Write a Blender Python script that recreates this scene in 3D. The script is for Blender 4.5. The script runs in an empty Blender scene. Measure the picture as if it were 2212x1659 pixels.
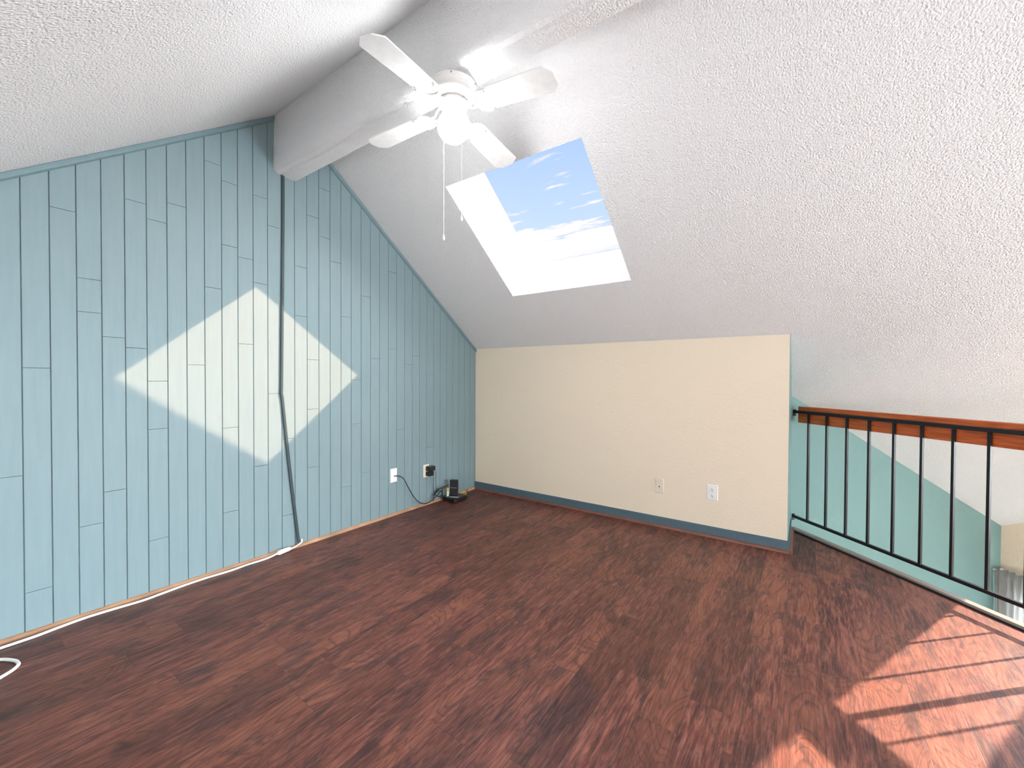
import bpy, bmesh, math, random
from mathutils import Vector, Matrix
random.seed(7)
S = 1.12                      # metres per survey unit; all positions below are in survey units
scn = bpy.context.scene
COL = scn.collection
PI = math.pi

# ------------------------------------------------------------------ surveyed sizes
W, H, TR = 2.3616, 1.2614, 0.7638            # knee wall length, height, right slope
TL, YL, ZL = 0.729, -1.731, 2.462            # left slope
RY = -1.6496; RZ = H - TR * RY               # ridge
RET = 0.489                                  # return of the knee wall
KX, KY = 3.645, 1.765                        # corner of hall walls
LOW = -2.15                                  # lower floor
EX = 6.4                                     # east wall
SY = -4.05                                   # south wall
R2 = math.sqrt(.5)
def zr(y): return H - TR * y
def zl(y): return ZL + TL * (y - YL)
def zc(y): return zr(y) if y > RY else zl(y)

# ------------------------------------------------------------------ materials
def new_mat(name):
    m = bpy.data.materials.new(name); m.use_nodes = True
    nt = m.node_tree
    return m, nt, nt.nodes['Principled BSDF']
def N(nt, t, **kw):
    n = nt.nodes.new(t)
    for k, v in kw.items():
        if k.startswith('i_'):
            n.inputs[k[2:].replace('_', ' ')].default_value = v
        else: setattr(n, k, v)
    return n
def L(nt, a, b): nt.links.new(a, b)
def ramp(nt, fac, stops, interp='LINEAR'):
    r = N(nt, 'ShaderNodeValToRGB'); r.color_ramp.interpolation = interp
    e = r.color_ramp.elements
    while len(e) > 1: e.remove(e[-1])
    e[0].position = stops[0][0]; e[0].color = (*stops[0][1], 1)
    for p, c in stops[1:]:
        k = e.new(p); k.color = (*c, 1)
    L(nt, fac, r.inputs[0]); return r.outputs[0]
def coords(nt, scale=(1, 1, 1), rot=(0, 0, 0), src='Object'):
    tc = N(nt, 'ShaderNodeTexCoord'); mp = N(nt, 'ShaderNodeMapping')
    mp.inputs['Scale'].default_value = scale; mp.inputs['Rotation'].default_value = rot
    L(nt, tc.outputs[src], mp.inputs[0]); return mp.outputs[0]
def noise(nt, vec, scale, detail=2, rough=.5, dist=0):
    n = N(nt, 'ShaderNodeTexNoise'); n.inputs['Scale'].default_value = scale
    n.inputs['Detail'].default_value = detail; n.inputs['Roughness'].default_value = rough
    n.inputs['Distortion'].default_value = dist; L(nt, vec, n.inputs['Vector']); return n.outputs['Fac']
def math_n(nt, op, a, b=None, clamp=False):
    m = N(nt, 'ShaderNodeMath', operation=op); m.use_clamp = clamp
    for i, v in enumerate((a, b)):
        if v is None: continue
        if isinstance(v, (int, float)): m.inputs[i].default_value = v
        else: L(nt, v, m.inputs[i])
    return m.outputs[0]
def mixc(nt, fac, a, b, blend='MIX'):
    m = N(nt, 'ShaderNodeMix', data_type='RGBA', blend_type=blend)
    for i, v in ((0, fac), (6, a), (7, b)):
        if isinstance(v, (int, float)): m.inputs[i].default_value = v
        elif isinstance(v, tuple): m.inputs[i].default_value = (*v, 1)
        else: L(nt, v, m.inputs[i])
    return m.outputs[2]
def bump(nt, bs, h, strength, dist):
    b = N(nt, 'ShaderNodeBump'); b.inputs['Strength'].default_value = strength
    b.inputs['Distance'].default_value = dist; L(nt, h, b.inputs['Height']); L(nt, b.outputs[0], bs.inputs['Normal'])

def plain(name, col, rough=.5, metal=0, spec=.5, var=.04, vs=30):
    m, nt, bs = new_mat(name)
    v = coords(nt); n = noise(nt, v, vs, 3)
    c = ramp(nt, n, [(.3, tuple(x * (1 - var) for x in col)), (.7, tuple(min(1, x * (1 + var)) for x in col))])
    L(nt, c, bs.inputs['Base Color'])
    bs.inputs['Roughness'].default_value = rough; bs.inputs['Metallic'].default_value = metal
    bs.inputs['Specular IOR Level'].default_value = spec
    return m
def textured(name, col, scale, bstr, bdist, rough=.9, speck=.06, kind='noise'):
    m, nt, bs = new_mat(name)
    v = coords(nt)
    a = noise(nt, v, scale, 3, .6)
    b = noise(nt, v, scale * .35, 2, .5)
    h = math_n(nt, 'ADD', math_n(nt, 'MULTIPLY', a, .7), math_n(nt, 'MULTIPLY', b, .3))
    hr = ramp(nt, h, [(.40, (0, 0, 0)), (.60, (1, 1, 1))])
    if kind == 'pop':
        vo = N(nt, 'ShaderNodeTexVoronoi', feature='SMOOTH_F1'); vo.inputs['Scale'].default_value = scale * 1.25; L(nt, v, vo.inputs['Vector'])
        hr = math_n(nt, 'ADD', math_n(nt, 'MULTIPLY', vo.outputs['Distance'], -.8), math_n(nt, 'MULTIPLY', a, 1.1))
    c = ramp(nt, a, [(.34, tuple(x * (1 - speck * 3) for x in col)), (.46, col), (.7, tuple(min(1, x * (1 + speck * .5)) for x in col))])
    L(nt, c, bs.inputs['Base Color']); bs.inputs['Roughness'].default_value = rough
    bs.inputs['Specular IOR Level'].default_value = .2
    bump(nt, bs, hr, bstr, bdist)
    return m
M = {}
M['ceil'] = textured('popcorn_ceiling_white', (.85, .85, .85), 125, .75, .007, .9, .004, 'pop')
M['cream'] = textured('cream_orange_peel_paint', (.87, .76, .60), 60, .22, .003, .75, .004)
M['teal'] = textured('teal_orange_peel_paint', (.225, .375, .365), 55, .25, .003, .7, .003)
M['hallcream'] = textured('beige_hall_paint', (.72, .60, .47), 60, .25, .003, .8, .02)
M['white'] = plain('white_enamel', (.86, .855, .84), .35)
M['whiteplastic'] = plain('white_plastic', (.87, .87, .85), .35)
M['creamplastic'] = plain('cream_plastic', (.82, .74, .60), .4)
M['blackmetal'] = plain('black_painted_iron', (.008, .009, .012), .35)
M['blackplastic'] = plain('black_plastic', (.012, .012, .014), .35)
M['darkhole'] = plain('dark_recess', (.02, .018, .016), .7)
M['silver'] = plain('grey_label', (.45, .48, .5), .35)
M['yellow'] = plain('yellow_cable_jacket', (.85, .60, .06), .4)
M['bluetrim'] = plain('slate_blue_trim_paint', (.085, .140, .175), .45)
M['tealtrim'] = plain('blue_grey_trim_paint', (.165, .255, .28), .5)
M['tan'] = plain('bare_wood_quarter_round', (.42, .23, .13), .5, var=.25, vs=8)
M['redwoodtrim'] = plain('red_brown_quarter_round', (.20, .075, .045), .4, var=.2, vs=8)
M['nosing'] = plain('grey_brown_floor_nosing', (.24, .19, .16), .35)
M['cable'] = plain('dark_cable_cover', (.035, .062, .070), .45)
M['brass'] = plain('screw_metal', (.45, .44, .42), .35, metal=.8)
M['rod'] = plain('white_curtain_rod', (.7, .72, .7), .4)
M['carpet'] = textured('beige_lower_floor', (.5, .43, .35), 90, .3, .004)
M['stucco'] = plain('grey_exterior', (.5, .48, .45), .9)

def mat_blue():
    m, nt, bs = new_mat('blue_grey_painted_planks')
    v = coords(nt, (1, 9, .8)); n = noise(nt, v, 5, 4, .6)
    v2 = coords(nt); n2 = noise(nt, v2, 1.3, 2)
    c = ramp(nt, n, [(.3, (.205, .290, .312)), (.7, (.222, .311, .332))])
    L(nt, mixc(nt, math_n(nt, 'MULTIPLY', n2, .10), c, (.24, .34, .33)), bs.inputs['Base Color'])
    bs.inputs['Roughness'].default_value = .5; bs.inputs['Specular IOR Level'].default_value = .35
    bump(nt, bs, n, .12, .002)
    return m
M['blue'] = mat_blue()

def mat_floor():
    m, nt, bs = new_mat('dark_cherry_laminate_planks')
    tc = N(nt, 'ShaderNodeTexCoord'); sp = N(nt, 'ShaderNodeSeparateXYZ'); L(nt, tc.outputs['Object'], sp.inputs[0])
    X, Y = sp.outputs[0], sp.outputs[1]
    PW, PL = .127, .92
    row = math_n(nt, 'FLOOR', math_n(nt, 'DIVIDE', X, PW))
    wn = N(nt, 'ShaderNodeTexWhiteNoise', noise_dimensions='1D'); L(nt, row, wn.inputs['W'])
    yy = math_n(nt, 'ADD', math_n(nt, 'DIVIDE', Y, PL), wn.outputs['Value'])
    colm = math_n(nt, 'FLOOR', yy)
    idv = N(nt, 'ShaderNodeCombineXYZ'); L(nt, row, idv.inputs[0]); L(nt, colm, idv.inputs[1])
    wn2 = N(nt, 'ShaderNodeTexWhiteNoise', noise_dimensions='3D'); L(nt, idv.outputs[0], wn2.inputs['Vector'])
    # per-plank shifted coordinates
    off = N(nt, 'ShaderNodeVectorMath', operation='SCALE'); L(nt, wn2.outputs['Color'], off.inputs[0]); off.inputs['Scale'].default_value = 37
    pv = N(nt, 'ShaderNodeVectorMath', operation='ADD'); L(nt, tc.outputs['Object'], pv.inputs[0]); L(nt, off.outputs[0], pv.inputs[1])
    def st(sx, sy):
        mp = N(nt, 'ShaderNodeMapping'); mp.inputs['Scale'].default_value = (sx, sy, 1); L(nt, pv.outputs[0], mp.inputs[0]); return mp.outputs[0]
    blot = noise(nt, st(9, 3.4), 1, 8, .68, 1.0)          # dark mineral blotches
    big = noise(nt, st(3.5, 1.3), 1, 2, .5, .6)
    grain = noise(nt, st(70, 7), 1, 5, .65, .6)      # fine fibres
    fine = noise(nt, st(170, 12), 1, 3, .7)
    # cathedral rings: contour lines of a stretched noise
    rn = noise(nt, st(4.6, 1.25), 1, 2, .45, .9)
    ring = math_n(nt, 'PINGPONG', math_n(nt, 'MULTIPLY', rn, 24.0), .5)
    ringl = ramp(nt, ring, [(0.0, (0, 0, 0)), (.20, (1, 1, 1))])
    base = ramp(nt, grain, [(.34, (.062, .017, .014)), (.5, (.185, .050, .035)), (.66, (.37, .130, .085))])
    base = mixc(nt, math_n(nt, 'MULTIPLY', ramp(nt, big, [(.42, (0, 0, 0)), (.62, (1, 1, 1))]), .55), base, (.38, .125, .07))
    base = mixc(nt, math_n(nt, 'MULTIPLY', math_n(nt, 'MULTIPLY', math_n(nt, 'SUBTRACT', 1.0, ringl), ramp(nt, big, [(.38, (.15,) * 3), (.6, (1, 1, 1))])), .68), base, (.06, .017, .014))
    base = mixc(nt, math_n(nt, 'MULTIPLY', ramp(nt, blot, [(.50, (0, 0, 0)), (.60, (1, 1, 1))]), .72), base, (.055, .022, .021))
    base = mixc(nt, math_n(nt, 'MULTIPLY', ramp(nt, fine, [(.48, (0, 0, 0)), (.64, (1, 1, 1))]), .30), base, (.55, .24, .17))
    tone = math_n(nt, 'ADD', math_n(nt, 'MULTIPLY', wn2.outputs['Value'], .32), .46)
    tn = N(nt, 'ShaderNodeCombineXYZ')
    for i in range(3): L(nt, tone, tn.inputs[i])
    base = mixc(nt, 1.0, base, tn.outputs[0], 'MULTIPLY')
    # seams
    fx = math_n(nt, 'FRACT', math_n(nt, 'DIVIDE', X, PW)); fy = math_n(nt, 'FRACT', yy)
    dx = math_n(nt, 'MULTIPLY', math_n(nt, 'PINGPONG', fx, .5), PW)
    dy = math_n(nt, 'MULTIPLY', math_n(nt, 'PINGPONG', fy, .5), PL)
    seam = math_n(nt, 'MINIMUM', dx, dy)
    seamf = ramp(nt, math_n(nt, 'MULTIPLY', seam, 100), [(.04, (0, 0, 0)), (.14, (1, 1, 1))])
    base = mixc(nt, math_n(nt, 'MULTIPLY', math_n(nt, 'SUBTRACT', 1.0, seamf), .55), base, (.03, .012, .01))
    L(nt, base, bs.inputs['Base Color'])
    rr = ramp(nt, grain, [(.3, (.50,) * 3), (.7, (.40,) * 3)])
    L(nt, rr, bs.inputs['Roughness']); bs.inputs['Specular IOR Level'].default_value = .42
    hh = math_n(nt, 'ADD', math_n(nt, 'MULTIPLY', grain, .35), seamf)
    bump(nt, bs, hh, .22, .0015)
    return m
M['floor'] = mat_floor()

def mat_rail():
    m, nt, bs = new_mat('orange_brown_varnished_wood')
    v = coords(nt, (1.5, 22, 22)); n = noise(nt, v, 4, 4, .6, .4)
    c = ramp(nt, n, [(.3, (.30, .055, .012)), (.5, (.50, .105, .022)), (.7, (.62, .16, .04))])
    L(nt, c, bs.inputs['Base Color']); bs.inputs['Roughness'].default_value = .35
    return m
M['rail'] = mat_rail()

def mat_glass(name, tint=(1, 1, 1), gl=.6):
    m = bpy.data.materials.new(name); m.use_nodes = True; nt = m.node_tree; nt.nodes.clear()
    o = N(nt, 'ShaderNodeOutputMaterial'); t = N(nt, 'ShaderNodeBsdfTransparent'); t.inputs[0].default_value = (*tint, 1)
    g = N(nt, 'ShaderNodeBsdfGlossy'); g.inputs['Roughness'].default_value = .02
    f = N(nt, 'ShaderNodeFresnel'); f.inputs[0].default_value = 1.35
    mx = N(nt, 'ShaderNodeMixShader'); L(nt, math_n(nt, 'MULTIPLY', f.outputs[0], gl), mx.inputs[0])
    L(nt, t.outputs[0], mx.inputs[1]); L(nt, g.outputs[0], mx.inputs[2]); L(nt, mx.outputs[0], o.inputs[0])
    return m
M['glass'] = mat_glass('clear_window_glass')
M['tinted'] = mat_glass('bronze_tinted_skylight_glass', (.64, .56, .51), .05)  # tint added to dim and warm the sun falling on the plank wall

def mat_globe():
    m, nt, bs = new_mat('lit_frosted_glass_globe')
    bs.inputs['Base Color'].default_value = (.95, .95, .92, 1); bs.inputs['Roughness'].default_value = .3
    v = coords(nt); n = noise(nt, v, 12, 2)
    L(nt, ramp(nt, n, [(.3, (.95, .97, 1)), (.7, (.97, .985, 1))]), bs.inputs['Emission Color'])
    bs.inputs['Emission Strength'].default_value = GLOBE
    return m
GLOBE = 58.0
M['globe'] = mat_globe()

def mat_curtain():
    m = bpy.data.materials.new('sheer_grey_curtain_cloth'); m.use_nodes = True; nt = m.node_tree; nt.nodes.clear()
    o = N(nt, 'ShaderNodeOutputMaterial')
    v = coords(nt, (60, 60, 4)); n = noise(nt, v, 3, 2)
    c = ramp(nt, n, [(.3, (.30, .30, .29)), (.7, (.38, .38, .37))])
    d = N(nt, 'ShaderNodeBsdfDiffuse'); L(nt, c, d.inputs[0])
    t = N(nt, 'ShaderNodeBsdfTranslucent'); L(nt, c, t.inputs[0])
    mx = N(nt, 'ShaderNodeMixShader'); mx.inputs[0].default_value = .42
    L(nt, d.outputs[0], mx.inputs[1]); L(nt, t.outputs[0], mx.inputs[2])
    L(nt, mx.outputs[0], o.inputs[0])
    return m
M['curtain'] = mat_curtain()

# ------------------------------------------------------------------ mesh builder
class MB:
    def __init__(s): s.bm = bmesh.new()
    def poly(s, pts):
        vs = [s.bm.verts.new(Vector(p) * S) for p in pts]
        return s.bm.faces.new(vs)
    def hexa(s, p):   # 8 corner points: bottom 4, top 4 (same winding)
        v = [s.bm.verts.new(Vector(q) * S) for q in p]
        for f in ((3, 2, 1, 0), (4, 5, 6, 7), (0, 1, 5, 4), (1, 2, 6, 5), (2, 3, 7, 6), (3, 0, 4, 7)):
            s.bm.faces.new([v[i] for i in f])
        return s
    def box(s, x0, x1, y0, y1, z0, z1, mtx=None):
        p = [(x0, y0, z0), (x1, y0, z0), (x1, y1, z0), (x0, y1, z0), (x0, y0, z1), (x1, y0, z1), (x1, y1, z1), (x0, y1, z1)]
        if mtx is not None: p = [mtx @ Vector(q) for q in p]
        return s.hexa(p)
    def prism(s, prof, axis, a, b, mtx=None, closed=True):
        """extrude 2D profile (list of pairs) along axis 'x','y','z' from a to b"""
        def P(u, v, t):
            q = {'x': (t, u, v), 'y': (u, t, v), 'z': (u, v, t)}[axis]
            return Vector(q) if mtx is None else mtx @ Vector(q)
        A = [s.bm.verts.new(P(u, v, a) * S) for u, v in prof]
        B = [s.bm.verts.new(P(u, v, b) * S) for u, v in prof]
        n = len(prof)
        for i in range(n):
            j = (i + 1) % n
            s.bm.faces.new((A[i], A[j], B[j], B[i]))
        s.bm.faces.new(A[::-1]); s.bm.faces.new(B)
        return s
    def tube(s, pts, r, n=8, flat=1.0, up=(0, 0, 1)):
        pts = [Vector(p) for p in pts]; rings = []
        rad = r if isinstance(r, (list, tuple)) else [r] * len(pts)
        prev = None
        for i, p in enumerate(pts):
            d = (pts[min(i + 1, len(pts) - 1)] - pts[max(i - 1, 0)]).normalized()
            if prev is None:
                u = Vector(up); 
                if abs(u.dot(d)) > .95: u = Vector((1, 0, 0))
            else: u = prev
            a = (u - d * u.dot(d)).normalized(); prev = a
            b = d.cross(a)
            rings.append([s.bm.verts.new((p + (a * math.cos(2 * PI * k / n) * flat + b * math.sin(2 * PI * k / n)) * rad[i]) * S) for k in range(n)])
        for A, B in zip(rings, rings[1:]):
            for k in range(n):
                s.bm.faces.new((A[k], A[(k + 1) % n], B[(k + 1) % n], B[k]))
        s.bm.faces.new(rings[0][::-1]); s.bm.faces.new(rings[-1])
        return s
    def lathe(s, prof, n=32, c=(0, 0, 0), mtx=None, flute=0, nf=0):
        rings = []
        for r, z in prof:
            ring = []
            for k in range(n):
                a = 2 * PI * k / n; rr = r * (1 + flute * math.cos(nf * a))
                q = Vector((rr * math.cos(a), rr * math.sin(a), z))
                if mtx is not None: q = mtx @ q
                ring.append(s.bm.verts.new((q + Vector(c)) * S))
            rings.append(ring)
        for A, B in zip(rings, rings[1:]):
            for k in range(n):
                s.bm.faces.new((A[k], A[(k + 1) % n], B[(k + 1) % n], B[k]))
        s.bm.faces.new(rings[0][::-1]); s.bm.faces.new(rings[-1])
        return s
    def build(s, name, mat, parent=None, loc=(0, 0, 0), smooth=False, bevel=0, rotz=0, seg=2):
        """points were given in survey units relative to loc (or to parent)"""
        bmesh.ops.recalc_face_normals(s.bm, faces=s.bm.faces)
        me = bpy.data.meshes.new(name); s.bm.to_mesh(me); s.bm.free()
        me.materials.append(M[mat] if isinstance(mat, str) else mat)
        o = bpy.data.objects.new(name, me); COL.objects.link(o)
        o.location = Vector(loc) * S; o.rotation_euler = (0, 0, rotz)
        if parent: o.parent = parent
        if smooth:
            for p in me.polygons: p.use_smooth = True
            try: me.set_sharp_from_angle(angle=math.radians(40))
            except Exception: pass
        if bevel:
            b = o.modifiers.new('bevel', 'BEVEL'); b.width = bevel * S; b.segments = seg; b.limit_method = 'ANGLE'
        return o
def tag(o, label=None, cat=None, group=None, kind=None):
    if label: o['label'] = label
    if cat: o['category'] = cat
    if group: o['group'] = group
    if kind: o['kind'] = kind
    return o
def struct(o, label, cat):
    return tag(o, label, cat, kind='structure')
def empty(name, loc, rz=0, parent=None):
    e = bpy.data.objects.new(name, None); COL.objects.link(e); e.empty_display_size = .1
    e.location = Vector(loc) * S; e.rotation_euler = (0, 0, rz)
    if parent: e.parent = parent
    return e
def smooth_path(pts, n=8):
    pts = [Vector(p) for p in pts]; out = []
    for i in range(len(pts) - 1):
        p0 = pts[max(i - 1, 0)]; p1 = pts[i]; p2 = pts[i + 1]; p3 = pts[min(i + 2, len(pts) - 1)]
        for k in range(n):
            t = k / n
            out.append(.5 * ((2 * p1) + (p2 - p0) * t + (2 * p0 - 5 * p1 + 4 * p2 - p3) * t * t + (3 * p1 - p0 - 3 * p2 + p3) * t ** 3))
    out.append(pts[-1]); return out

# ------------------------------------------------------------------ floor
FE = (W, RET)                                   # where the railing starts
RLEN = 4.2                                      # length of diagonal edge
fx1, fy1 = FE[0] + RLEN * R2, FE[1] - RLEN * R2
mb = MB()
poly = [(-.02, SY), (fx1, SY), (fx1, fy1), (W, RET), (W, -.01), (-.02, -.01)]
mb.prism(poly, 'z', -.25, 0)
struct(mb.build('floor', 'floor'), 'dark cherry wood laminate plank floor of the loft', 'floor')

mb = MB(); mb.box(W - 1.2, EX, SY, KY + .3, LOW - .1, LOW)
struct(mb.build('floor', 'carpet'), 'beige floor of the lower room beyond the railing', 'floor')

# ------------------------------------------------------------------ ceiling slabs with skylight shafts
CR = math.cos(math.atan(TR)); SR = math.sin(math.atan(TR))
DEP = .331
SKY1 = (.714, 1.579, -1.1156, -.4306)
SKY2 = (3.88, 4.50, -.15, .90)
X0, X1 = -.15, EX + .15
def slope_pt(x, y, d, side):
    if side == 'R': return (x, y + SR * d, zr(y) + CR * d)
    cl, sl = math.cos(math.atan(TL)), math.sin(math.atan(TL))
    return (x, y - sl * d, zl(y) + cl * d)
def slab(mb, side, y0, y1, holes):
    xs = sorted({X0, X1} | {h[0] for h in holes} | {h[1] for h in holes})
    ys = sorted({y0, y1} | {h[2] for h in holes} | {h[3] for h in holes})
    def solid(i, j):
        if i < 0 or j < 0 or i >= len(xs) - 1 or j >= len(ys) - 1: return False
        cx, cy = (xs[i] + xs[i + 1]) / 2, (ys[j] + ys[j + 1]) / 2
        return not any(h[0] < cx < h[1] and h[2] < cy < h[3] for h in holes)
    for i in range(len(xs) - 1):
        for j in range(len(ys) - 1):
            if not solid(i, j): continue
            a, b, c, d = xs[i], xs[i + 1], ys[j], ys[j + 1]
            q = lambda x, y, k: slope_pt(x, y, k, side)
            mb.poly([q(a, c, 0), q(a, d, 0), q(b, d, 0), q(b, c, 0)])
            mb.poly([q(a, c, DEP), q(b, c, DEP), q(b, d, DEP), q(a, d, DEP)])
            if not solid(i - 1, j): mb.poly([q(a, c, 0), q(a, c, DEP), q(a, d, DEP), q(a, d, 0)])
            if not solid(i + 1, j): mb.poly([q(b, c, 0), q(b, d, 0), q(b, d, DEP), q(b, c, DEP)])
            if not solid(i, j - 1): mb.poly([q(a, c, 0), q(b, c, 0), q(b, c, DEP), q(a, c, DEP)])
            if not solid(i, j + 1): mb.poly([q(a, d, 0), q(a, d, DEP), q(b, d, DEP), q(b, d, 0)])
mb = MB()
slab(mb, 'R', RY, 3.2, [SKY1, SKY2])
bmesh.ops.remove_doubles(mb.bm, verts=mb.bm.verts, dist=.0005)
struct(mb.build('ceiling', 'ceil'), 'white popcorn textured sloped ceiling with the skylight shaft', 'ceiling')
mb = MB()
slab(mb, 'L', SY - .3, RY, [])
# ridge cap closing the wedge between both slabs
a = slope_pt(0, RY, DEP, 'R'); b = slope_pt(0, RY, DEP, 'L')
mb.prism([(RY, RZ + .001), (a[1], a[2]), (b[1], b[2])], 'x', X0, X1)
struct(mb.build('ceiling', 'ceil'), 'white popcorn textured ceiling slope left of the ridge beam', 'ceiling')

# ridge beam with wavy lower edge
prof = [(-1.738, 2.60), (-1.741, 2.26), (-1.7425, 2.185), (-1.739, 2.160), (-1.729, 2.147), (-1.712, 2.1445), (-1.702, 2.1485), (-1.694, 2.1405),
        (-1.66, 2.1385), (-1.628, 2.1385), (-1.617, 2.143), (-1.6145, 2.155), (-1.6145, 2.60)]
mb = MB(); rings = []
nx = 90
for i in range(nx + 1):
    xx = -.0 + (EX) * i / nx
    jit = [0] * len(prof)
    rings.append([mb.bm.verts.new(Vector((xx, y + (random.uniform(-.0012, .0012) if 1 < k < 11 else 0), z + (.0035 * math.sin(xx * 9 + .5) + random.uniform(-.0012, .0012) if 2 < k < 8 else 0))) * S) for k, (y, z) in enumerate(prof)])
for A, B in zip(rings, rings[1:]):
    for k in range(len(prof)):
        j = (k + 1) % len(prof); mb.bm.faces.new((A[k], A[j], B[j], B[k]))
mb.bm.faces.new(rings[0]); mb.bm.faces.new(rings[-1][::-1])
struct(mb.build('trim_1', 'ceil', smooth=True), 'white popcorn textured boxed ridge beam carrying the ceiling fan', 'beam')

# skylight glazing
def skylight(n, h, label, glass='glass'):
    x0, x1, y0, y1 = h
    root = empty('window_%d' % n, slope_pt((x0 + x1) / 2, (y0 + y1) / 2, DEP, 'R'))
    c = Vector(slope_pt((x0 + x1) / 2, (y0 + y1) / 2, DEP, 'R'))
    ang = -math.atan(TR)
    R = Matrix.Rotation(ang, 3, 'X')
    hw = (x1 - x0) / 2; hl = (y1 - y0) / 2 / CR
    mb = MB()
    t, o = .0, .07
    for (a, b, cc, d) in ((-hw - o, hw + o, -hl - o, -hl - t), (-hw - o, hw + o, hl + t, hl + o), (-hw - o, -hw - t, -hl - t, hl + t), (hw + t, hw + o, -hl - t, hl + t)):
        mb.box(a, b, cc, d, .002, .06, R)
    mb.build('window_frame', 'white', root)
    mb = MB(); mb.box(-hw - .0, hw + .0, -hl - .0, hl + .0, .002, .007, R)
    mb.build('window_pane', glass, root)
    struct(root, label, 'skylight'); return root
skylight(1, SKY1, 'rectangular skylight window showing blue sky with white clouds', 'tinted')
skylight(2, SKY2, 'skylight over the lower hall letting sun onto the floor corner')

# ------------------------------------------------------------------ blue plank wall
Y0, DY = -2.6628, .07394
J = {0: [0.164, 1.032], 1: [1.669], 2: [0.377, 1.267, 1.405], 3: [0.506, 1.169], 4: [1.127, 1.778], 5: [0.248, 0.759, 0.979, 1.714], 6: [1.812], 7: [1.059], 8: [1.448, 2.072], 9: [0.299, 0.737, 1.677, 2.001], 10: [1.176, 1.631], 11: [0.513, 1.512, 1.982], 12: [0.909, 1.841], 13: [0.203, 0.645], 14: [1.362, 1.651], 15: [0.454, 0.808, 1.107, 1.969], 16: [1.864, 2.159], 17: [1.73], 18: [0.289, 1.393], 19: [0.694, 0.984], 20: [0.353, 1.549], 21: [1.131], 23: [1.208, 1.759], 25: [1.1], 26: [1.168],
     -1: [.62], -3: [.4, 1.1], -6: [.8], -9: [.5], -13: [.7], 28: [.45, 1.02], 30: [.7], 31: [1.15], 33: [.5], 24: [.62], 22: [.28]}
mb = MB()
mb.prism([(SY - .1, -.2), (.1, -.2), (.1, zc(.1) + .1), (RY, RZ + .1), (SY - .1, zl(SY - .1) + .1)], 'x', -.13, -.0052)
GY, GZ, DP = .0021, .0011, .0052
k0 = int((SY - Y0) / DY) - 1
for k in range(k0, 36):
    ya = Y0 + k * DY; yb = Y0 + (k + 1) * DY
    if k == 35: yb = .0
    ya = max(ya, SY)
    if yb <= ya: continue
    js = [-.05] + J.get(k, []) + [None]
    for zi, zj in zip(js, js[1:]):
        gz0 = GZ if zi != -.05 else 0
        if zj is None:
            ta, tb = zc(ya) + .02, zc(yb) + .02
            if ya < RY < yb: ta = tb = min(ta, tb)
            gt = 0
        else: ta = tb = zj; gt = GZ
        o = [(-DP, ya, zi), (-DP, yb, zi), (-DP, yb, tb), (-DP, ya, ta)]
        i_ = [(0, ya + GY, zi + gz0), (0, yb - GY, zi + gz0), (0, yb - GY, tb - gt), (0, ya + GY, ta - gt)]
        mb.poly(i_)
        for q in range(4):
            r = (q + 1) % 4
            mb.poly([o[q], o[r], i_[r], i_[q]])
struct(mb.build('wall_left', 'blue'), 'blue grey painted wall of vertical wood planks', 'wall')

# crown strips following both slopes on the plank wall
def sloped_strip(ya, yb, side):
    mb = MB(); za, zb = (zr(ya), zr(yb)) if side == 'R' else (zl(ya), zl(yb))
    h = .032
    mb.hexa([(0, ya, za - h), (.013, ya, za - h + .008), (.013, yb, zb - h + .008), (0, yb, zb - h), (0, ya, za), (.013, ya, za), (.013, yb, zb), (0, yb, zb)])
    return mb
struct(sloped_strip(-1.614, -.0, 'R').build('trim_2', 'tealtrim', bevel=.003), 'painted trim strip along the right ceiling slope', 'trim')
struct(sloped_strip(SY, -1.7425, 'L').build('trim_3', 'tealtrim', bevel=.003), 'painted trim strip along the left ceiling slope', 'trim')

def qround(r, n=6): return [(0, 0), (r, 0)] + [(r * math.cos(a * PI / 2 / n), r * math.sin(a * PI / 2 / n)) for a in range(1, n)] + [(0, r)]
mb = MB(); mb.prism([(x, z) for x, z in qround(.0165)], 'y', SY, -.012)
struct(mb.build('baseboard_left', 'tan', smooth=True), 'bare tan quarter round strip at foot of the plank wall', 'baseboard')

# ------------------------------------------------------------------ knee wall and its return
mb = MB()
mb.prism([(0, 0), (W, 0), (W, RET), (W - .1, RET + .1), (W - .1, .1), (0, .1)], 'z', -.2, H - TR * .1)
# top wedge to the slope
mb2 = [(-0.0, 0, H), (W, 0, H), (W, .1, zr(.1)), (0, .1, zr(.1))]
mb.hexa([(0, 0, H - TR * .1), (W, 0, H - TR * .1), (W, .1, H - TR * .1), (0, .1, H - TR * .1), (0, 0, H + .03), (W, 0, H + .03), (W, .1, zr(.1) + .03), (0, .1, zr(.1) + .03)])
struct(mb.build('wall_back', 'cream'), 'cream painted knee wall with two cover plates', 'wall')

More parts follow.
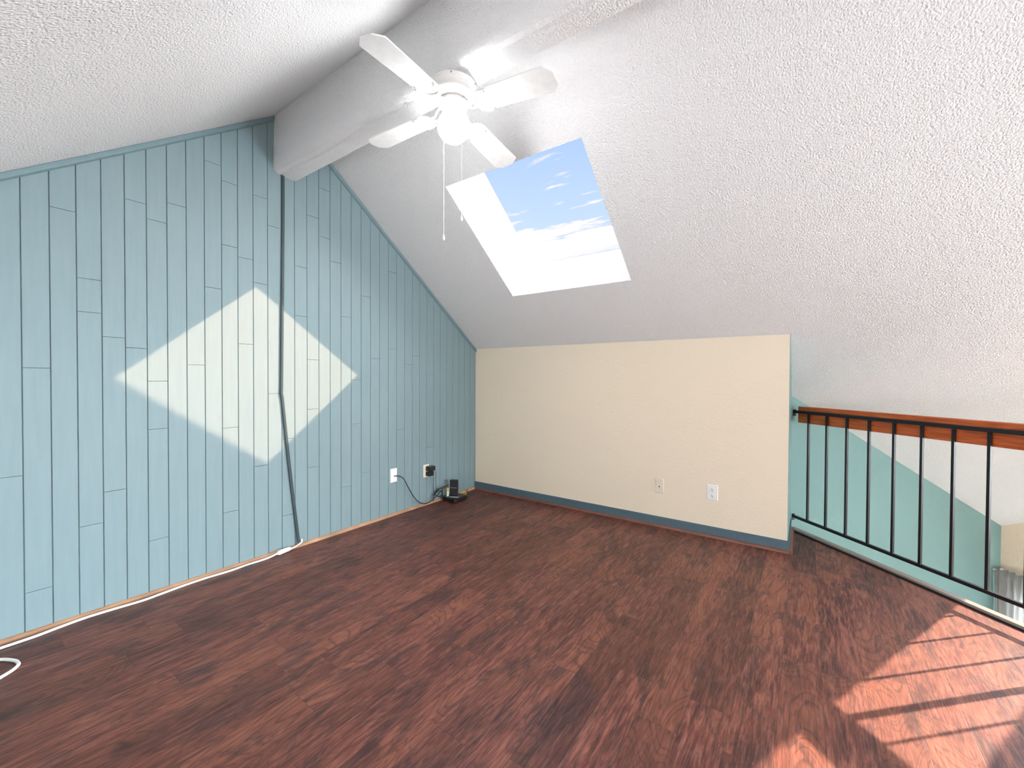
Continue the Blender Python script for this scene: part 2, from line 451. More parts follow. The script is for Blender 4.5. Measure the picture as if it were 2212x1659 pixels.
# teal skin of the return plus diagonal teal wall
mb = MB()
mb.hexa([(W, .002, 0), (W + .003, .002, 0), (W + .003, RET, 0), (W, RET, 0), (W, .002, H + .02), (W + .003, .002, H + .02), (W + .003, RET, zr(RET) + .02), (W, RET, zr(RET) + .02)])
A = Vector((W + .003, RET - .003)); K = Vector((KX, KY)); n_ = Vector((-R2, R2)) * .12
def wallquad(mb, A, B, n_, z0, za, zb):
    mb.hexa([(A.x, A.y, z0), (B.x, B.y, z0), (B.x + n_.x, B.y + n_.y, z0), (A.x + n_.x, A.y + n_.y, z0),
             (A.x, A.y, za), (B.x, B.y, zb), (B.x + n_.x, B.y + n_.y, zb), (A.x + n_.x, A.y + n_.y, za)])
K2 = K + Vector((R2, R2)) * .12
wallquad(mb, A, K2, n_, LOW, zr(A.y) + .1, zr(K2.y) + .1)
struct(mb.build('wall_far', 'teal'), 'teal painted wall running down beside the open hall', 'wall')

# cream hall wall with lower window, frame along (+1,-1)
dirv = Vector((R2, -R2)); nrm = Vector((R2, R2))
ang = -PI / 4
LW = 3.75
def hall(mb, s0, s1, z0, z1a, z1b=None, t0=0, t1=.12):
    z1b = z1a if z1b is None else z1b
    a = K + dirv * s0; b = K + dirv * s1
    p = [a + nrm * t0, b + nrm * t0, b + nrm * t1, a + nrm * t1]
    mb.hexa([(*p[0], z0), (*p[1], z0), (*p[2], z0), (*p[3], z0), (*p[0], z1a), (*p[1], z1b), (*p[2], z1b), (*p[3], z1a)])
ws0, ws1, wz0, wz1 = .12, 1.9, -1.5, -.52
mb = MB()
zt = lambda s: zr((K + dirv * s).y) + .12
us0, us1, uz0, uz1 = 2.35, 3.6, -.05, 1.08
hall(mb, 0, ws0, LOW, zt(0), zt(ws0)); hall(mb, ws1, us0, LOW, zt(ws1), zt(us0)); hall(mb, us1, LW, LOW, zt(us1), zt(LW))
hall(mb, us0, us1, LOW, uz0); hall(mb, us0, us1, uz1, zt(us0), zt(us1))
hall(mb, ws0, ws1, wz1, zt(ws0), zt(ws1)); hall(mb, ws0, ws1, LOW, wz0)
struct(mb.build('wall_hall', 'hallcream'), 'beige painted wall of the lower room above the curtain', 'wall')
root = empty('window_6', (K.x + dirv.x * (us0 + us1) / 2, K.y + dirv.y * (us0 + us1) / 2, uz0), ang)  # unseen window, added to light the plank wall and left ceiling
uw, uh = (us1 - us0) / 2, uz1 - uz0
mbu = MB()
for (a, b, c, d) in ((-uw, uw, 0, .05), (-uw, uw, uh - .05, uh), (-uw, -uw + .05, .05, uh - .05), (uw - .05, uw, .05, uh - .05)):
    mbu.box(a, b, .04, .09, c, d)
mbu.build('window_frame', 'white', root)
mbu = MB(); mbu.box(-uw + .05, uw - .05, .06, .066, .05, uh - .05); mbu.build('window_pane', 'glass', root)
struct(root, 'upper window in the hall wall above the lower room', 'window')
root = empty('window_3', (K.x + dirv.x * (ws0 + ws1) / 2, K.y + dirv.y * (ws0 + ws1) / 2, wz0), ang)
mb = MB(); hw = (ws1 - ws0) / 2; hh = wz1 - wz0
for (a, b, c, d) in ((-hw, hw, 0, .05), (-hw, hw, hh - .05, hh), (-hw, -hw + .05, .05, hh - .05), (hw - .05, hw, .05, hh - .05), (-.02, .02, .05, hh - .05)):
    mb.box(a, b, .04, .09, c, d)
mb.build('window_frame', 'white', root)
mb = MB(); mb.box(-hw + .05, hw - .05, .06, .066, .05, hh - .05); mb.build('window_pane', 'glass', root)
struct(root, 'window behind the grey curtain in the lower room', 'window')

# outer walls out of view; their large windows are added to light the room
def wall_x(name, x, y0, y1, z0, opening, label, t=.12):
    mb = MB(); oy0, oy1, oz0, oz1 = opening
    def pr(a, b, c, top):
        ys = sorted({a, b} | ({RY} if a < RY < b else set()))
        prof = [(a, c), (b, c)] + [(y, top if top is not None else zc(y) + .1) for y in reversed(ys)]
        mb.prism(prof, 'x', x, x + t)
    pr(y0, oy0, z0, None); pr(oy1, y1, z0, None); pr(oy0, oy1, z0, oz0); pr(oy0, oy1, oz1, None)
    return struct(mb.build(name, 'hallcream'), label, 'wall')
yE = KY - R2 * LW
EO = (-3.5, -1.2, -.1, 1.55)
wall_x('wall_right', EX - .12, SY, yE + .2, LOW, EO, 'beige outer wall of the hall with a large window')
mb = MB()
for (a, b, c, d) in ((EO[0], EO[1], EO[2], EO[2] + .06), (EO[0], EO[1], EO[3] - .06, EO[3]), (EO[0], EO[0] + .06, EO[2], EO[3]), (EO[1] - .06, EO[1], EO[2], EO[3]), (-2.38, -2.32, EO[2], EO[3])):
    mb.box(EX - .09, EX - .04, a, b, c, d)
root = empty('window_4', (EX - .06, -2.35, EO[2]))  # unseen window, added as a way in for fill light
for v in mb.bm.verts: v.co -= root.location
mb.build('window_frame', 'white', root)
mb = MB(); mb.box(EX - .065, EX - .06, EO[0], EO[1], EO[2], EO[3])
for v in mb.bm.verts: v.co -= root.location
mb.build('window_pane', 'glass', root)
struct(root, 'large window in the outer wall of the hall', 'window')
mb = MB()
for a, b, c, d in ((-.13, 1.2, -.2, None), (4.2, EX, LOW, None), (1.2, 4.2, LOW, .02), (1.2, 4.2, .78, None)):
    mb.box(a, b, SY - .12, SY, c, zl(SY) + .05 if d is None else d)
struct(mb.build('wall_front', 'hallcream'), 'low wall behind the viewer with a strip of windows', 'wall')
root = empty('window_5', (2.7, SY - .06, .02))  # window out of view, added for fill from behind the camera
mb = MB()
for a, b, c, d in ((-1.5, 1.5, 0, .05), (-1.5, 1.5, .71, .76), (-1.5, -1.45, .05, .71), (1.45, 1.5, .05, .71), (-.03, .03, .05, .71)):
    mb.box(a, b, -.03, .02, c, d)
mb.build('window_frame', 'white', root)
mb = MB(); mb.box(-1.45, 1.45, -.008, -.003, .05, .71); mb.build('window_pane', 'glass', root)
struct(root, 'strip window in the low wall behind the viewer', 'window')

# blue baseboard on the knee wall and round the corner
HB = .0661
mb = MB()
bp = lambda z0, z1, t: mb.prism([(.0, .0), (.0, -t), (W + t, -t), (W + t, RET - .02), (W + .003, RET - .02), (W + .003, -.0)], 'z', z0, z1)
bp(.0, HB - .006, .0105); bp(HB - .006, HB, .007)
struct(mb.build('baseboard_back', 'bluetrim'), 'slate blue baseboard along the cream knee wall', 'baseboard')
mb = MB()
q = qround(.0145)
mb.prism([(-.0105 - u, v) for u, v in q], 'x', .016, W + .0105 + .012)
mb.prism([(W + .0105 + u, v) for u, v in q], 'y', -.0105 - .0145, RET - .03)
struct(mb.build('trim_4', 'redwoodtrim', smooth=True), 'red brown quarter round below the blue baseboard', 'trim')

# nosing along diagonal floor edge (local x runs along the edge)
def diag(o_, s0, s1, z0, z1, t0, t1): return None
root = empty('trim_5', (W, RET, 0), -PI / 4)
mb = MB()
mb.prism([(.0 - .028, 0), (-.028, .009), (-.022, .014), (.012, .014), (.016, .010), (.016, -.03), (0, -.03), (0, 0)], 'x', .02, RLEN)
nos = mb.build('nosing', 'nosing', root)
mb = MB(); mb.box(.03, RLEN, -.0365, -.028, 0, .0085); mb.build('edge_seal', 'blackplastic', root)  # black strip standing in for the shadow line beside the nosing
struct(root, 'grey brown wooden nosing along the diagonal floor edge', 'trim')
mb = MB()
M4 = Matrix.Translation((W, RET, 0)) @ Matrix.Rotation(-PI / 4, 4, 'Z')
mb.box(.02, RLEN, .0, .012, -.30, -.03, M4)
struct(mb.build('trim_6', 'hallcream'), 'painted fascia below the diagonal floor edge', 'trim')

# ------------------------------------------------------------------ railing
rail = empty('railing', (W + .0165, RET - .0165, 0), -PI / 4)
tag(rail, 'black iron balustrade with orange brown wooden handrail board beside the open hall', 'railing')
SP = .1273
TB0, TB1 = .7775, .7965
mb = MB(); mb.box(.006, RLEN - .3, -.008, .008, TB0, TB1); mb.build('top_bar', 'blackmetal', rail, bevel=.0012)
mb = MB(); mb.box(.006, RLEN - .3, -.008, .008, .080, .0965); mb.build('bottom_bar', 'blackmetal', rail, bevel=.0012)
mb = MB(); mb.box(.018, RLEN - .3, .010, .042, .7155, .8235); mb.build('handrail', 'rail', rail, bevel=.004)
for nm, zz in (('bracket', .787), ('bracket', .090)):
    mb = MB(); mb.box(.0, .004, -.009, .012, zz - .028, zz + .014); mb.box(.0, .016, -.009, .002, zz - .003, zz + .011)
    br = mb.build(nm, 'blackmetal', rail, bevel=.001)
    mb = MB(); mb.lathe([(.0035, 0), (.003, .002), (.001, .003)], 10, (0, 0, 0), Matrix.Rotation(PI / 2, 3, 'Y'))
    mb.build('screw', 'brass', br, loc=(.004, .002, zz - .018))
base = None
posts = [.1115 + SP * k - (.006 if k == 8 else 0) for k in range(10)]          # to the newel post
NEW = (3.857 - (W - RET)) * R2 - .0235
posts += [NEW + .092 + SP * k for k in range(30) if NEW + .092 + SP * k < RLEN - .35]
for s_k in posts:
    if base is None:
        mb = MB(); mb.box(-.0056, .0056, -.0056, .0056, .0965, TB0)
        base = mb.build('baluster', 'blackmetal', rail, loc=(s_k, 0, 0))
    else:
        c = base.copy(); COL.objects.link(c); c.parent = rail; c.location = Vector((s_k, 0, 0)) * S
mb = MB(); mb.box(-.013, .013, -.012, .0095, 0, TB0); mb.build('newel_post', 'blackmetal', rail, loc=(NEW, 0, 0), bevel=.001)

# ------------------------------------------------------------------ ceiling fan
FX, FY = 1.3045, -1.677
fan = empty('ceiling_fan', (FX, FY, 2.139))
tag(fan, 'white four blade ceiling fan with lit round globe hanging under the ridge beam', 'ceiling fan')
rel = lambda z: z - 2.139
mb = MB(); mb.lathe([(.085, 0), (.0895, -.004), (.0895, -.020), (.088, -.024), (.085, -.027), (.082, -.034), (.0835, -.040), (.081, -.048), (.073, -.056), (.060, -.063), (.050, -.066)], 48)
body = mb.build('motor_housing', 'white', fan, smooth=True)
for k in range(5):
    a = 2 * PI * k / 5 + .35
    mb = MB(); mb.lathe([(.004, 0), (.0035, .002), (.001, .003)], 8, (0, 0, 0), Matrix.Rotation(a, 3, 'Z') @ Matrix.Rotation(PI / 2, 3, 'Y'))
    mb.build('screw', 'brass', body, loc=(.089 * math.cos(a), .089 * math.sin(a), -.010))
mb = MB(); mb.lathe([(.050, -.0655), (.057, -.070), (.058, -.078), (.050, -.083), (.034, -.085), (.030, -.090)], 40)
mb.build('hub', 'white', fan, smooth=True)
mb = MB(); mb.lathe([(.028, -.086), (.032, -.090), (.032, -.106), (.0335, -.108), (.0335, -.112), (.045, -.115), (.0465, -.120), (.0465, -.128), (.043, -.131)], 40)
mb.build('switch_housing', 'white', fan, smooth=True)
gz = rel(1.978)
prof = []
for i in range(15):
    t = i / 14; a = math.radians(48) + t * math.radians(132)
    prof.append((max(.0008, .0610 * math.sin(a)), gz + (.0600 * math.cos(a))))
prof = [(.041, gz + .048)] + prof
mb = MB(); mb.lathe(prof, 72, flute=.012, nf=24)
mb.build('glass_globe', 'globe', fan, smooth=True)
# blades
TH = math.radians(6.2)
BZ = rel(2.048); R0, R1 = .108, .432
def blade_mesh():
    mb = MB(); P = []
    w0, w1 = .049, .0575
    for i in range(9):            # rounded root
        a = PI / 2 + PI * i / 8
        P.append((R0 + .034 + .034 * math.cos(a), w0 * math.sin(a)))
    P += [(R1 - .032, -w1 + .0005), (R1 - .024, -w1 + .002), (R1 - .003, -w1 * .50), (R1, -w1 * .42), (R1, w1 * .42), (R1 - .003, w1 * .50), (R1 - .024, w1 - .002), (R1 - .032, w1 - .0005)]
    mb.prism(P, 'z', -.0025, .0025)
    return mb
def bracket_mesh():
    mb = MB()
    # horseshoe cradle under the blade root
    outer, inner = [], []
    for i in range(13):
        a = PI * .5 + PI * i / 12
        outer.append((R0 + .036 + .042 * math.cos(a), .050 * math.sin(a)))
        inner.append((R0 + .038 + .030 * math.cos(a), .038 * math.sin(a)))
    o2 = [(R0 + .062, .046)] + outer + [(R0 + .062, -.046)]
    i2 = [(R0 + .064, .037)] + inner + [(R0 + .064, -.037)]
    n = len(o2)
    for z0, z1 in ((-.0075, -.0026),):
        V = [[mb.bm.verts.new(Vector((x, y, z)) * S) for x, y in L_] for z in (z0, z1) for L_ in (o2, i2)]
        ob, ib, ot, it = V
        for k in range(n - 1):
            mb.bm.faces.new((ob[k], ob[k + 1], ib[k + 1], ib[k])); mb.bm.faces.new((ot[k], it[k], it[k + 1], ot[k + 1]))
            mb.bm.faces.new((ob[k], ot[k], ot[k + 1], ob[k + 1])); mb.bm.faces.new((ib[k], ib[k + 1], it[k + 1], it[k]))
        mb.bm.faces.new((ob[0], ib[0], it[0], ot[0])); mb.bm.faces.new((ob[-1], ot[-1], it[-1], ib[-1]))
    for sgn in (-1, 1):           # two curved arms to the hub
        pts = smooth_path([(.050, sgn * .012, .022), (.068, sgn * .016, .006), (.084, sgn * .014, -.007), (R0 + .0, sgn * .014, -.005)], 5)
        mb.tube(pts, .0045, 8)
    return mb
bl0 = None
Pitch = math.radians(-9)
for k in range(4):
    a = TH + k * PI / 2
    if bl0 is None:
        b = blade_mesh().build('blade', 'white', fan, bevel=.0008); br = bracket_mesh().build('blade_bracket', 'white', b, smooth=True)
        sc = []
        for (x, y) in ((R0 + .058, .0415), (R0 + .058, -.0415)):
            mb = MB(); mb.lathe([(.0045, -.0075), (.0040, -.0090), (.0015, -.0100)], 10)
            sc.append(mb.build('screw', 'brass', b, loc=(x, y, 0)))
        bl0 = (b, br, *sc)
    else:
        b = bl0[0].copy(); COL.objects.link(b); b.parent = fan
        for ch in bl0[1:]:
            c = ch.copy(); COL.objects.link(c); c.parent = b
    b.location = Vector((0, 0, BZ)) * S
    b.rotation_euler = (Matrix.Rotation(a, 3, 'Z') @ Matrix.Rotation(math.radians(3.2), 3, 'Y') @ Matrix.Rotation(Pitch, 3, 'X')).to_euler()
# pull chains
def chain(x, y, z0, z1):
    mb = MB(); mb.tube([(x, y, z0), (x, y, z1 + .02)], .0011, 6)
    c = mb.build('pull_chain', 'white', fan)
    mb = MB(); mb.lathe([(.0012, .022), (.003, .016), (.0055, .006), (.0045, .0), (.001, -.003)], 12, (x, y, z1))
    mb.build('chain_pull', 'white', c, smooth=True)
FR = Vector((.8164, .5775)); FF = Vector((-.5775, .8164))
p1 = FR * -.0425 + FF * .035; p2 = FR * .0395 + FF * -.052
chain(p1.x, p1.y, rel(2.02), rel(1.553)); chain(p2.x, p2.y, rel(2.02), rel(1.597))

# ------------------------------------------------------------------ wall plates
def plate_root(name, loc, rz, label, cat, group=None):
    e = empty(name, loc, rz); tag(e, label, cat, group); return e
def cover(mat, root, w=.0312, h=.0508):   # lies in local x-z plane, facing -y
    mb = MB()
    mb.hexa([(-w, 0, -h), (w, 0, -h), (w, 0, h), (-w, 0, h), (-w + .004, -.005, -h + .004), (w - .004, -.005, -h + .004), (w - .004, -.005, h - .004), (-w + .004, -.005, h - .004)])
    return mb.build('cover_plate', mat, root, bevel=.001)
RYM = Matrix.Rotation(PI / 2, 3, 'X')
def duplex(root, mat='whiteplastic'):
    for zz in (.0195, -.0195):
        mb = MB(); mb.prism([(.0145 * math.cos(a), zz + max(-.0115, min(.0115, .0145 * math.sin(a)))) for a in [2 * PI * i / 20 for i in range(20)]], 'y', -.0075, -.0045)
        f = mb.build('receptacle', mat, root)
        mb = MB(); mb.box(-.0065, -.0045, -.0079, -.0074, zz + .000, zz + .008); mb.build('slot', 'darkhole', f)
        mb = MB(); mb.box(.0045, .0062, -.0079, -.0074, zz + .001, zz + .007); mb.build('slot', 'darkhole', f)
        mb = MB(); mb.lathe([(.0028, 0), (.0028, .0006)], 10, (0, -.0074, zz - .006), RYM); mb.build('slot', 'darkhole', f)
    mb = MB(); mb.lathe([(.003, 0), (.002, .0012)], 10, (0, -.005, 0), RYM); mb.build('screw', 'brass', root)
r = plate_root('coaxial_wall_plate', (1.6365, 0, .2755), 0, 'cream wall plate with one round socket on the cream wall, left of the outlet', 'wall plate')
cover('creamplastic', r, .0285, .050)
mb = MB(); mb.lathe([(.011, 0), (.010, .002), (.006, .0025)], 24, (0, -.005, -.004), RYM); s_ = mb.build('socket_ring', 'creamplastic', r, smooth=True)
mb = MB(); mb.lathe([(.0042, 0), (.0042, .0012)], 16, (0, -.0073, -.004), RYM); mb.build('socket_hole', 'darkhole', s_)
r = plate_root('power_outlet', (1.9640, 0, .2812), 0, 'white duplex power outlet on the cream wall near its right end', 'power outlet')
cover('whiteplastic', r, .0325, .0508); duplex(r)
# on the plank wall, facing +x  (rotate +90deg about z so local -y -> +x)
r = plate_root('cable_wall_plate', (0, -.915, .290), PI / 2, 'white wall plate with a black cable on the blue plank wall', 'wall plate')
cover('whiteplastic', r, .031, .051)
mb = MB(); mb.lathe([(.006, 0), (.006, .004), (.004, .004), (.004, .012)], 16, (.004, -.005, -.004), RYM); mb.build('socket', 'brass', r, smooth=True)
r = plate_root('power_outlet', (0, -.597, .2665), PI / 2, 'beige power outlet on the blue plank wall behind two black adapters', 'power outlet')
cover('creamplastic', r, .031, .0508); duplex(r, 'creamplastic')
# adapters
a1 = empty('power_adapter', (.0085, -.587, .284)); tag(a1, 'black power adapter plugged in the upper socket of the beige outlet', 'power adapter')
mb = MB(); mb.box(0, .046, -.022, .040, -.015, .021); mb.build('body', 'blackplastic', a1, bevel=.004)
mb = MB(); mb.tube(smooth_path([(.040, .036, -.010), (.042, .046, -.03), (.030, .056, -.10), (.022, .070, -.165), (.018, .078, -.1925)], 6), .0017, 8); mb.build('cord', 'blackplastic', a1, smooth=True)
a2 = empty('power_adapter', (.0085, -.590, .245)); tag(a2, 'black power adapter plugged in the lower socket of the beige outlet', 'power adapter')
mb = MB(); mb.box(0, .040, -.020, .032, -.016, .018); mb.build('body', 'blackplastic', a2, bevel=.004)
mb = MB(); mb.tube(smooth_path([(.034, .028, -.014), (.030, .036, -.05), (.022, .040, -.105), (.016, .046, -.135), (.022, .052, -.16), (.014, .046, -.182), (.024, .030, -.195), (.03, .05, -.206)], 6), .0017, 8); mb.build('cord', 'blackplastic', a2, smooth=True)

# ------------------------------------------------------------------ modem, router base, cables
rt = empty('router', (.095, -.363, 0)); tag(rt, 'flat black router box with a thin antenna lying on the floor', 'router')
mb = MB(); mb.prism([(-.072, -.074), (-.064, -.084), (.064, -.084), (.072, -.074), (.068, .066), (.056, .072), (-.06, .072), (-.07, .064)], 'z', .003, .034); mb.build('case', 'blackplastic', rt, bevel=.004)
mb = MB(); mb.box(-.030, .046, -.060, -.034, .034, .0348, Matrix.Rotation(.42, 4, 'Z')); mb.build('label_strip', 'silver', rt)
mb = MB(); mb.tube([(.064, .070, .022), (.016, .128, .060)], .0035, 8); mb.build('antenna', 'blackplastic', rt, smooth=True)
md = empty('modem', (.088, -.372, .0362), math.radians(28)); tag(md, 'upright black cable modem standing on the flat router box', 'modem')
mb = MB(); mb.box(-.0325, .0325, -.016, .016, .0, .128); mb.build('case', 'blackplastic', md, bevel=.004)
mb = MB(); mb.box(-.026, .026, -.0168, -.0160, .064, .0665); mb.build('front_mark', 'silver', md)
# yellow ethernet cable loops
mb = MB(); pts = []
for i in range(50):
    t = i / 49; a = t * 2 * PI * 2.6
    pts.append((.108 + .021 * math.cos(a) + .004 * t, -.266 + .018 * math.sin(a), .010 + .022 * t + .008 * math.sin(a * .5)))
mb.tube(pts, .0042, 8)
tag(mb.build('ethernet_cable', 'yellow', smooth=True), 'coiled yellow network cable beside the black router', 'cable')
pl = empty('network_plug', (.062, -.420, .036)); tag(pl, 'white and yellow cable plug standing at the left side of the modem', 'plug')
mb = MB(); mb.box(-.006, .006, -.007, .007, -.001, .040); mb.build('plug_body', 'whiteplastic', pl, bevel=.001)
mb = MB(); mb.box(-.0065, .0065, -.008, .008, .044, .066); mb.tube([(0, 0, .038), (0, 0, .048)], .003, 8); mb.build('boot', 'yellow', pl)
# black coax from the plate to the modem, hanging
cc = smooth_path([(.012, -.911, .286), (.030, -.895, .286), (.048, -.865, .265), (.050, -.82, .19), (.050, -.765, .105), (.052, -.71, .052), (.055, -.655, .030), (.056, -.59, .040), (.056, -.52, .074), (.058, -.455, .112), (.066, -.415, .130)], 8)
mb = MB(); mb.tube(cc, .0036, 8)
tag(mb.build('coaxial_cable', 'blackplastic', smooth=True), 'thick black cable drooping from the white wall plate to the modem', 'cable')
# bundle of black leads behind the router
mb = MB()
b1 = smooth_path([(.03, -.545, .060), (.022, -.52, .085), (.03, -.49, .105), (.034, -.46, .10), (.03, -.445, .07), (.035, -.47, .045), (.03, -.51, .05), (.028, -.525, .075), (.03, -.50, .095), (.034, -.455, .112), (.05, -.42, .115)], 7)
mb.tube(b1, .0032, 7)
b2 = smooth_path([(.03, -.55, .02), (.022, -.53, .06), (.03, -.50, .085), (.036, -.47, .085), (.034, -.45, .05), (.03, -.46, .02), (.04, -.43, .018)], 7)
mb.tube(b2, .0036, 7)
tag(mb.build('cable_bundle', 'blackplastic', smooth=True), 'tangled black cord bundle against the plank wall by the router', 'cable')

# ------------------------------------------------------------------ cable running down the plank wall
mb = MB()
cp = smooth_path([(.006, -1.6945, 2.142), (.006, -1.695, 1.9), (.006, -1.702, 1.3), (.006, -1.7055, .98), (.006, -1.7065, .905), (.006, -1.700, .86), (.006, -1.665, .50), (.008, -1.620, .10), (.012, -1.611, .028)], 8)
mb.tube(cp, .0085, 10, flat=.72, up=(1, 0, 0))
tag(mb.build('cable_cover', 'cable', smooth=True), 'dark slim cable cover running down the plank wall from the beam', 'cable cover')
# white extension cord with connector and floor loop
ec = empty('extension_cord', (.03, -1.70, 0)); tag(ec, 'white extension cord lying on the floor along the plank wall, looping at its end', 'extension cord')
def rl(p): return (p[0] - .03, p[1] + 1.70, p[2])
mb = MB()
path = [(.030, -1.735, .012), (.036, -1.80, .0055), (.034, -1.90, .0055), (.038, -1.98, .0055), (.030, -2.08, .0055), (.031, -2.17, .0055), (.040, -2.26, .0055), (.046, -2.33, .0055), (.034, -2.42, .0055), (.028, -2.50, .0055), (.036, -2.58, .0055), (.046, -2.64, .0055), (.048, -2.74, .0055), (.050, -2.82, .0055), (.075, -2.86, .0055), (.105, -2.81, .0055), (.135, -2.742, .0055), (.185, -2.707, .0055), (.222, -2.698, .0055), (.245, -2.703, .0055), (.272, -2.727, .0055), (.315, -2.80, .0055), (.36, -2.93, .0055), (.36, -3.1, .0055)]
mb.tube([rl(p) for p in smooth_path(path, 8)], .0052, 8); mb.build('cord', 'whiteplastic', ec, smooth=True)
mb = MB(); mb.tube([rl(p) for p in smooth_path([(.03, -1.745, .012), (.031, -1.735, .012), (.031, -1.70, .015), (.028, -1.675, .014), (.026, -1.662, .012)], 4)], [.006, .007, .009, .0115, .0125, .0130, .0130, .0132, .013, .0128, .012, .0115, .0110, .008, .006, .0055, .005], 12)
mb.build('connector', 'whiteplastic', ec, smooth=True)
mb = MB(); mb.tube([rl(p) for p in smooth_path([(.026, -1.663, .012), (.024, -1.64, .014), (.024, -1.615, .022), (.022, -1.600, .030), (.016, -1.598, .045)], 5)], .0042, 8)
mb.build('plug_lead', 'whiteplastic', ec, smooth=True)

# ------------------------------------------------------------------ curtain in the lower room
cr = empty('curtain', (K.x, K.y, -.41), ang)
tag(cr, 'sheer grey gathered curtain on a rod in the lower room', 'curtain')
mb = MB()
rod = smooth_path([(.012, -.002, .004), (.012, -.055, .004), (.03, -.068, .004), (.10, -.068, .004), (2.05, -.068, .004)], 5)
mb.tube(rod, .006, 8); mb.build('curtain_rod', 'rod', cr, smooth=True)
mb = MB(); nz = 44; ns = 560; g = []
for j in range(nz + 1):
    t = j / nz; z = .030 - (t * t * .9 + t * .1) * 1.30
    row = []
    for i in range(ns + 1):
        s = .004 + 2.0 * i / ns
        ph = s * 2 * PI / .040 + 1.5 * math.sin(s * 11) + .6 * math.sin(s * 37)
        ph2 = s * 2 * PI / .095 + 1.2 * math.sin(s * 7)
        drop = .030 - z
        k = min(1, drop / .25)
        y = -.086 + (1 - k) * (.0085 * math.sin(ph) + .003 * math.sin(ph * 2.7 + 1)) + k * (.008 * math.sin(ph + .6) + .017 * math.sin(ph2)) + .006 * math.sin(s * 9 + t * 3) * k
        if s < .05: y += (.05 - s) / .05 * .012
        zz_ = z + ((.004 * math.sin(ph) + .003 * math.sin(ph2)) if drop < .05 else 0)
        y += .004 * math.exp(-((drop - .045) / .008) ** 2)      # stitched rod pocket
        row.append(mb.bm.verts.new(Vector((s + .004 * math.sin(ph * .5) * (1 - k), y, zz_)) * S))
    g.append(row)
for j in range(nz):
    for i in range(ns): mb.bm.faces.new((g[j][i], g[j][i + 1], g[j + 1][i + 1], g[j + 1][i]))
mb.build('curtain_cloth', 'curtain', cr, smooth=True)

# ------------------------------------------------------------------ sky
w = bpy.data.worlds.new('sky'); scn.world = w; w.use_nodes = True; nt = w.node_tree; nt.nodes.clear()
out = N(nt, 'ShaderNodeOutputWorld'); bg = N(nt, 'ShaderNodeBackground')
tc = N(nt, 'ShaderNodeTexCoord')
sp = N(nt, 'ShaderNodeSeparateXYZ'); L(nt, tc.outputs['Generated'], sp.inputs[0])
zz = sp.outputs[2]
SUN = Vector((1, 1.006, .874)).normalized()
zm = math_n(nt, 'MAXIMUM', zz, .06)
cx = math_n(nt, 'DIVIDE', sp.outputs[0], zm); cy = math_n(nt, 'DIVIDE', sp.outputs[1], zm)
cv = N(nt, 'ShaderNodeCombineXYZ'); L(nt, cx, cv.inputs[0]); L(nt, cy, cv.inputs[1])
mp = N(nt, 'ShaderNodeMapping'); mp.inputs['Rotation'].default_value = (0, 0, math.radians(-30)); mp.inputs['Scale'].default_value = (1.5, 5.0, 1); mp.inputs['Location'].default_value = (3.1, 1.2, 0); L(nt, cv.outputs[0], mp.inputs[0])
n1 = noise(nt, mp.outputs[0], 1.5, 7, .62, .25)
low = ramp(nt, zz, [(.285, (1, 1, 1)), (.365, (0, 0, 0))])
cl = math_n(nt, 'ADD', n1, math_n(nt, 'MULTIPLY', low, .42))
clf = ramp(nt, cl, [(.60, (0, 0, 0)), (.78, (1, 1, 1))])
blue = ramp(nt, zz, [(.0, (.60, .75, 1.0)), (.34, (.36, .60, .98)), (.50, (.27, .50, .95)), (1.0, (.20, .40, .80))])
skyc = mixc(nt, clf, blue, (1.0, 1.0, 1.0))
# sky glow round the sun, added to brighten the plank wall through the skylight
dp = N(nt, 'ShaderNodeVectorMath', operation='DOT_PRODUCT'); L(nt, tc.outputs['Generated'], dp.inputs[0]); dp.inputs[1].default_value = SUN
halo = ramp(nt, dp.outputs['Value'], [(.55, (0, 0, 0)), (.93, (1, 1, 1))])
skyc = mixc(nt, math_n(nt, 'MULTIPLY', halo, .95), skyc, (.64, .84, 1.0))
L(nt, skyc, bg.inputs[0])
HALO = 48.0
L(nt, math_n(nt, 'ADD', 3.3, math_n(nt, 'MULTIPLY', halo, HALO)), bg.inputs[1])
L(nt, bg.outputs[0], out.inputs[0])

def light(name, kind, loc, energy, col=(1, 1, 1), **kw):
    l = bpy.data.lights.new(name, kind); l.energy = energy; l.color = col
    for k, v in kw.items(): setattr(l, k, v)
    o = bpy.data.objects.new(name, l); COL.objects.link(o); o.location = Vector(loc) * S
    return o
sun = light('sun', 'SUN', (0, 0, 6), 17.0, (1.0, .79, .63), angle=math.radians(.53))
sun.rotation_euler = (-SUN).to_track_quat('-Z', 'Y').to_euler()

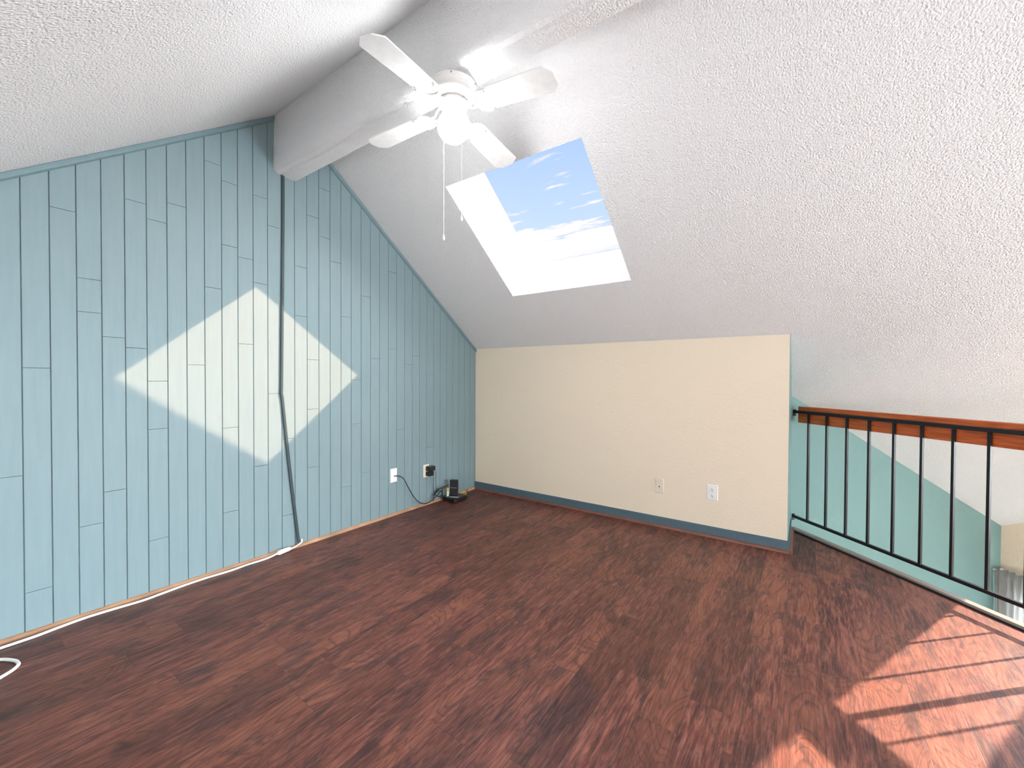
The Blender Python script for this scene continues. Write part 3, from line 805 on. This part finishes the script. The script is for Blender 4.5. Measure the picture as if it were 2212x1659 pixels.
def area(name, loc, target, sx, sy, energy, col=(1, 1, 1)):
    o = light(name, 'AREA', loc, energy, col, shape='RECTANGLE', size=sx * S, size_y=sy * S)
    o.rotation_euler = (Vector(target) - Vector(loc)).to_track_quat('-Z', 'Y').to_euler(); return o
# lamps outside window glass; east, south and upper hall ones are added room fill
area('window_daylight_east', (EX + .02, -2.35, .72), (0, -2.35, .72), 2.2, 1.6, 8, (.80, .91, 1.0))
area('window_daylight_south', (2.7, SY - .14, .40), (2.7, 0, .40), 2.9, .66, 18, (.80, .91, 1.0))
wc = K + dirv * 1.0 + nrm * .14
area('window_daylight_hall', (wc.x, wc.y, -1.0), (wc.x - 1, wc.y - 1, -1.0), 1.7, .9, 130, (.82, .92, 1.0))
wu = K + dirv * 2.975 + nrm * .14
area('window_daylight_hall_upper', (wu.x, wu.y, .515), (wu.x - 1, wu.y - 1, .515), 1.15, 1.05, 160, (.88, .94, 1.0))
sc_ = slope_pt((SKY1[0] + SKY1[1]) / 2, (SKY1[2] + SKY1[3]) / 2, DEP + .07, 'R')
sn_ = Vector((0, SR, CR))

# ------------------------------------------------------------------ camera
F, yaw, pitch, roll = 897.15, -.61574, -.01373, .004526
fw = Vector((math.sin(yaw) * math.cos(pitch), math.cos(yaw) * math.cos(pitch), math.sin(pitch)))
rr = Vector((math.cos(yaw), -math.sin(yaw), 0)); uu = rr.cross(fw)
c_, s_ = math.cos(roll), math.sin(roll)
rt_, up_ = c_ * rr + s_ * uu, -s_ * rr + c_ * uu
cam = bpy.data.cameras.new('camera'); co = bpy.data.objects.new('camera', cam); COL.objects.link(co)
m4 = Matrix((rt_, up_, -fw)).transposed().to_4x4(); m4.translation = Vector((2.4390, -2.8763, 1.0)) * S
co.matrix_world = m4
cam.sensor_fit = 'HORIZONTAL'; cam.sensor_width = 36; cam.lens = 36 * F / 2212; cam.clip_start = .02
scn.camera = co
vs = scn.view_settings
vs.view_transform = 'Standard'; vs.look = 'None'; vs.exposure = 0.36; vs.gamma = 1; vs.use_curve_mapping = False
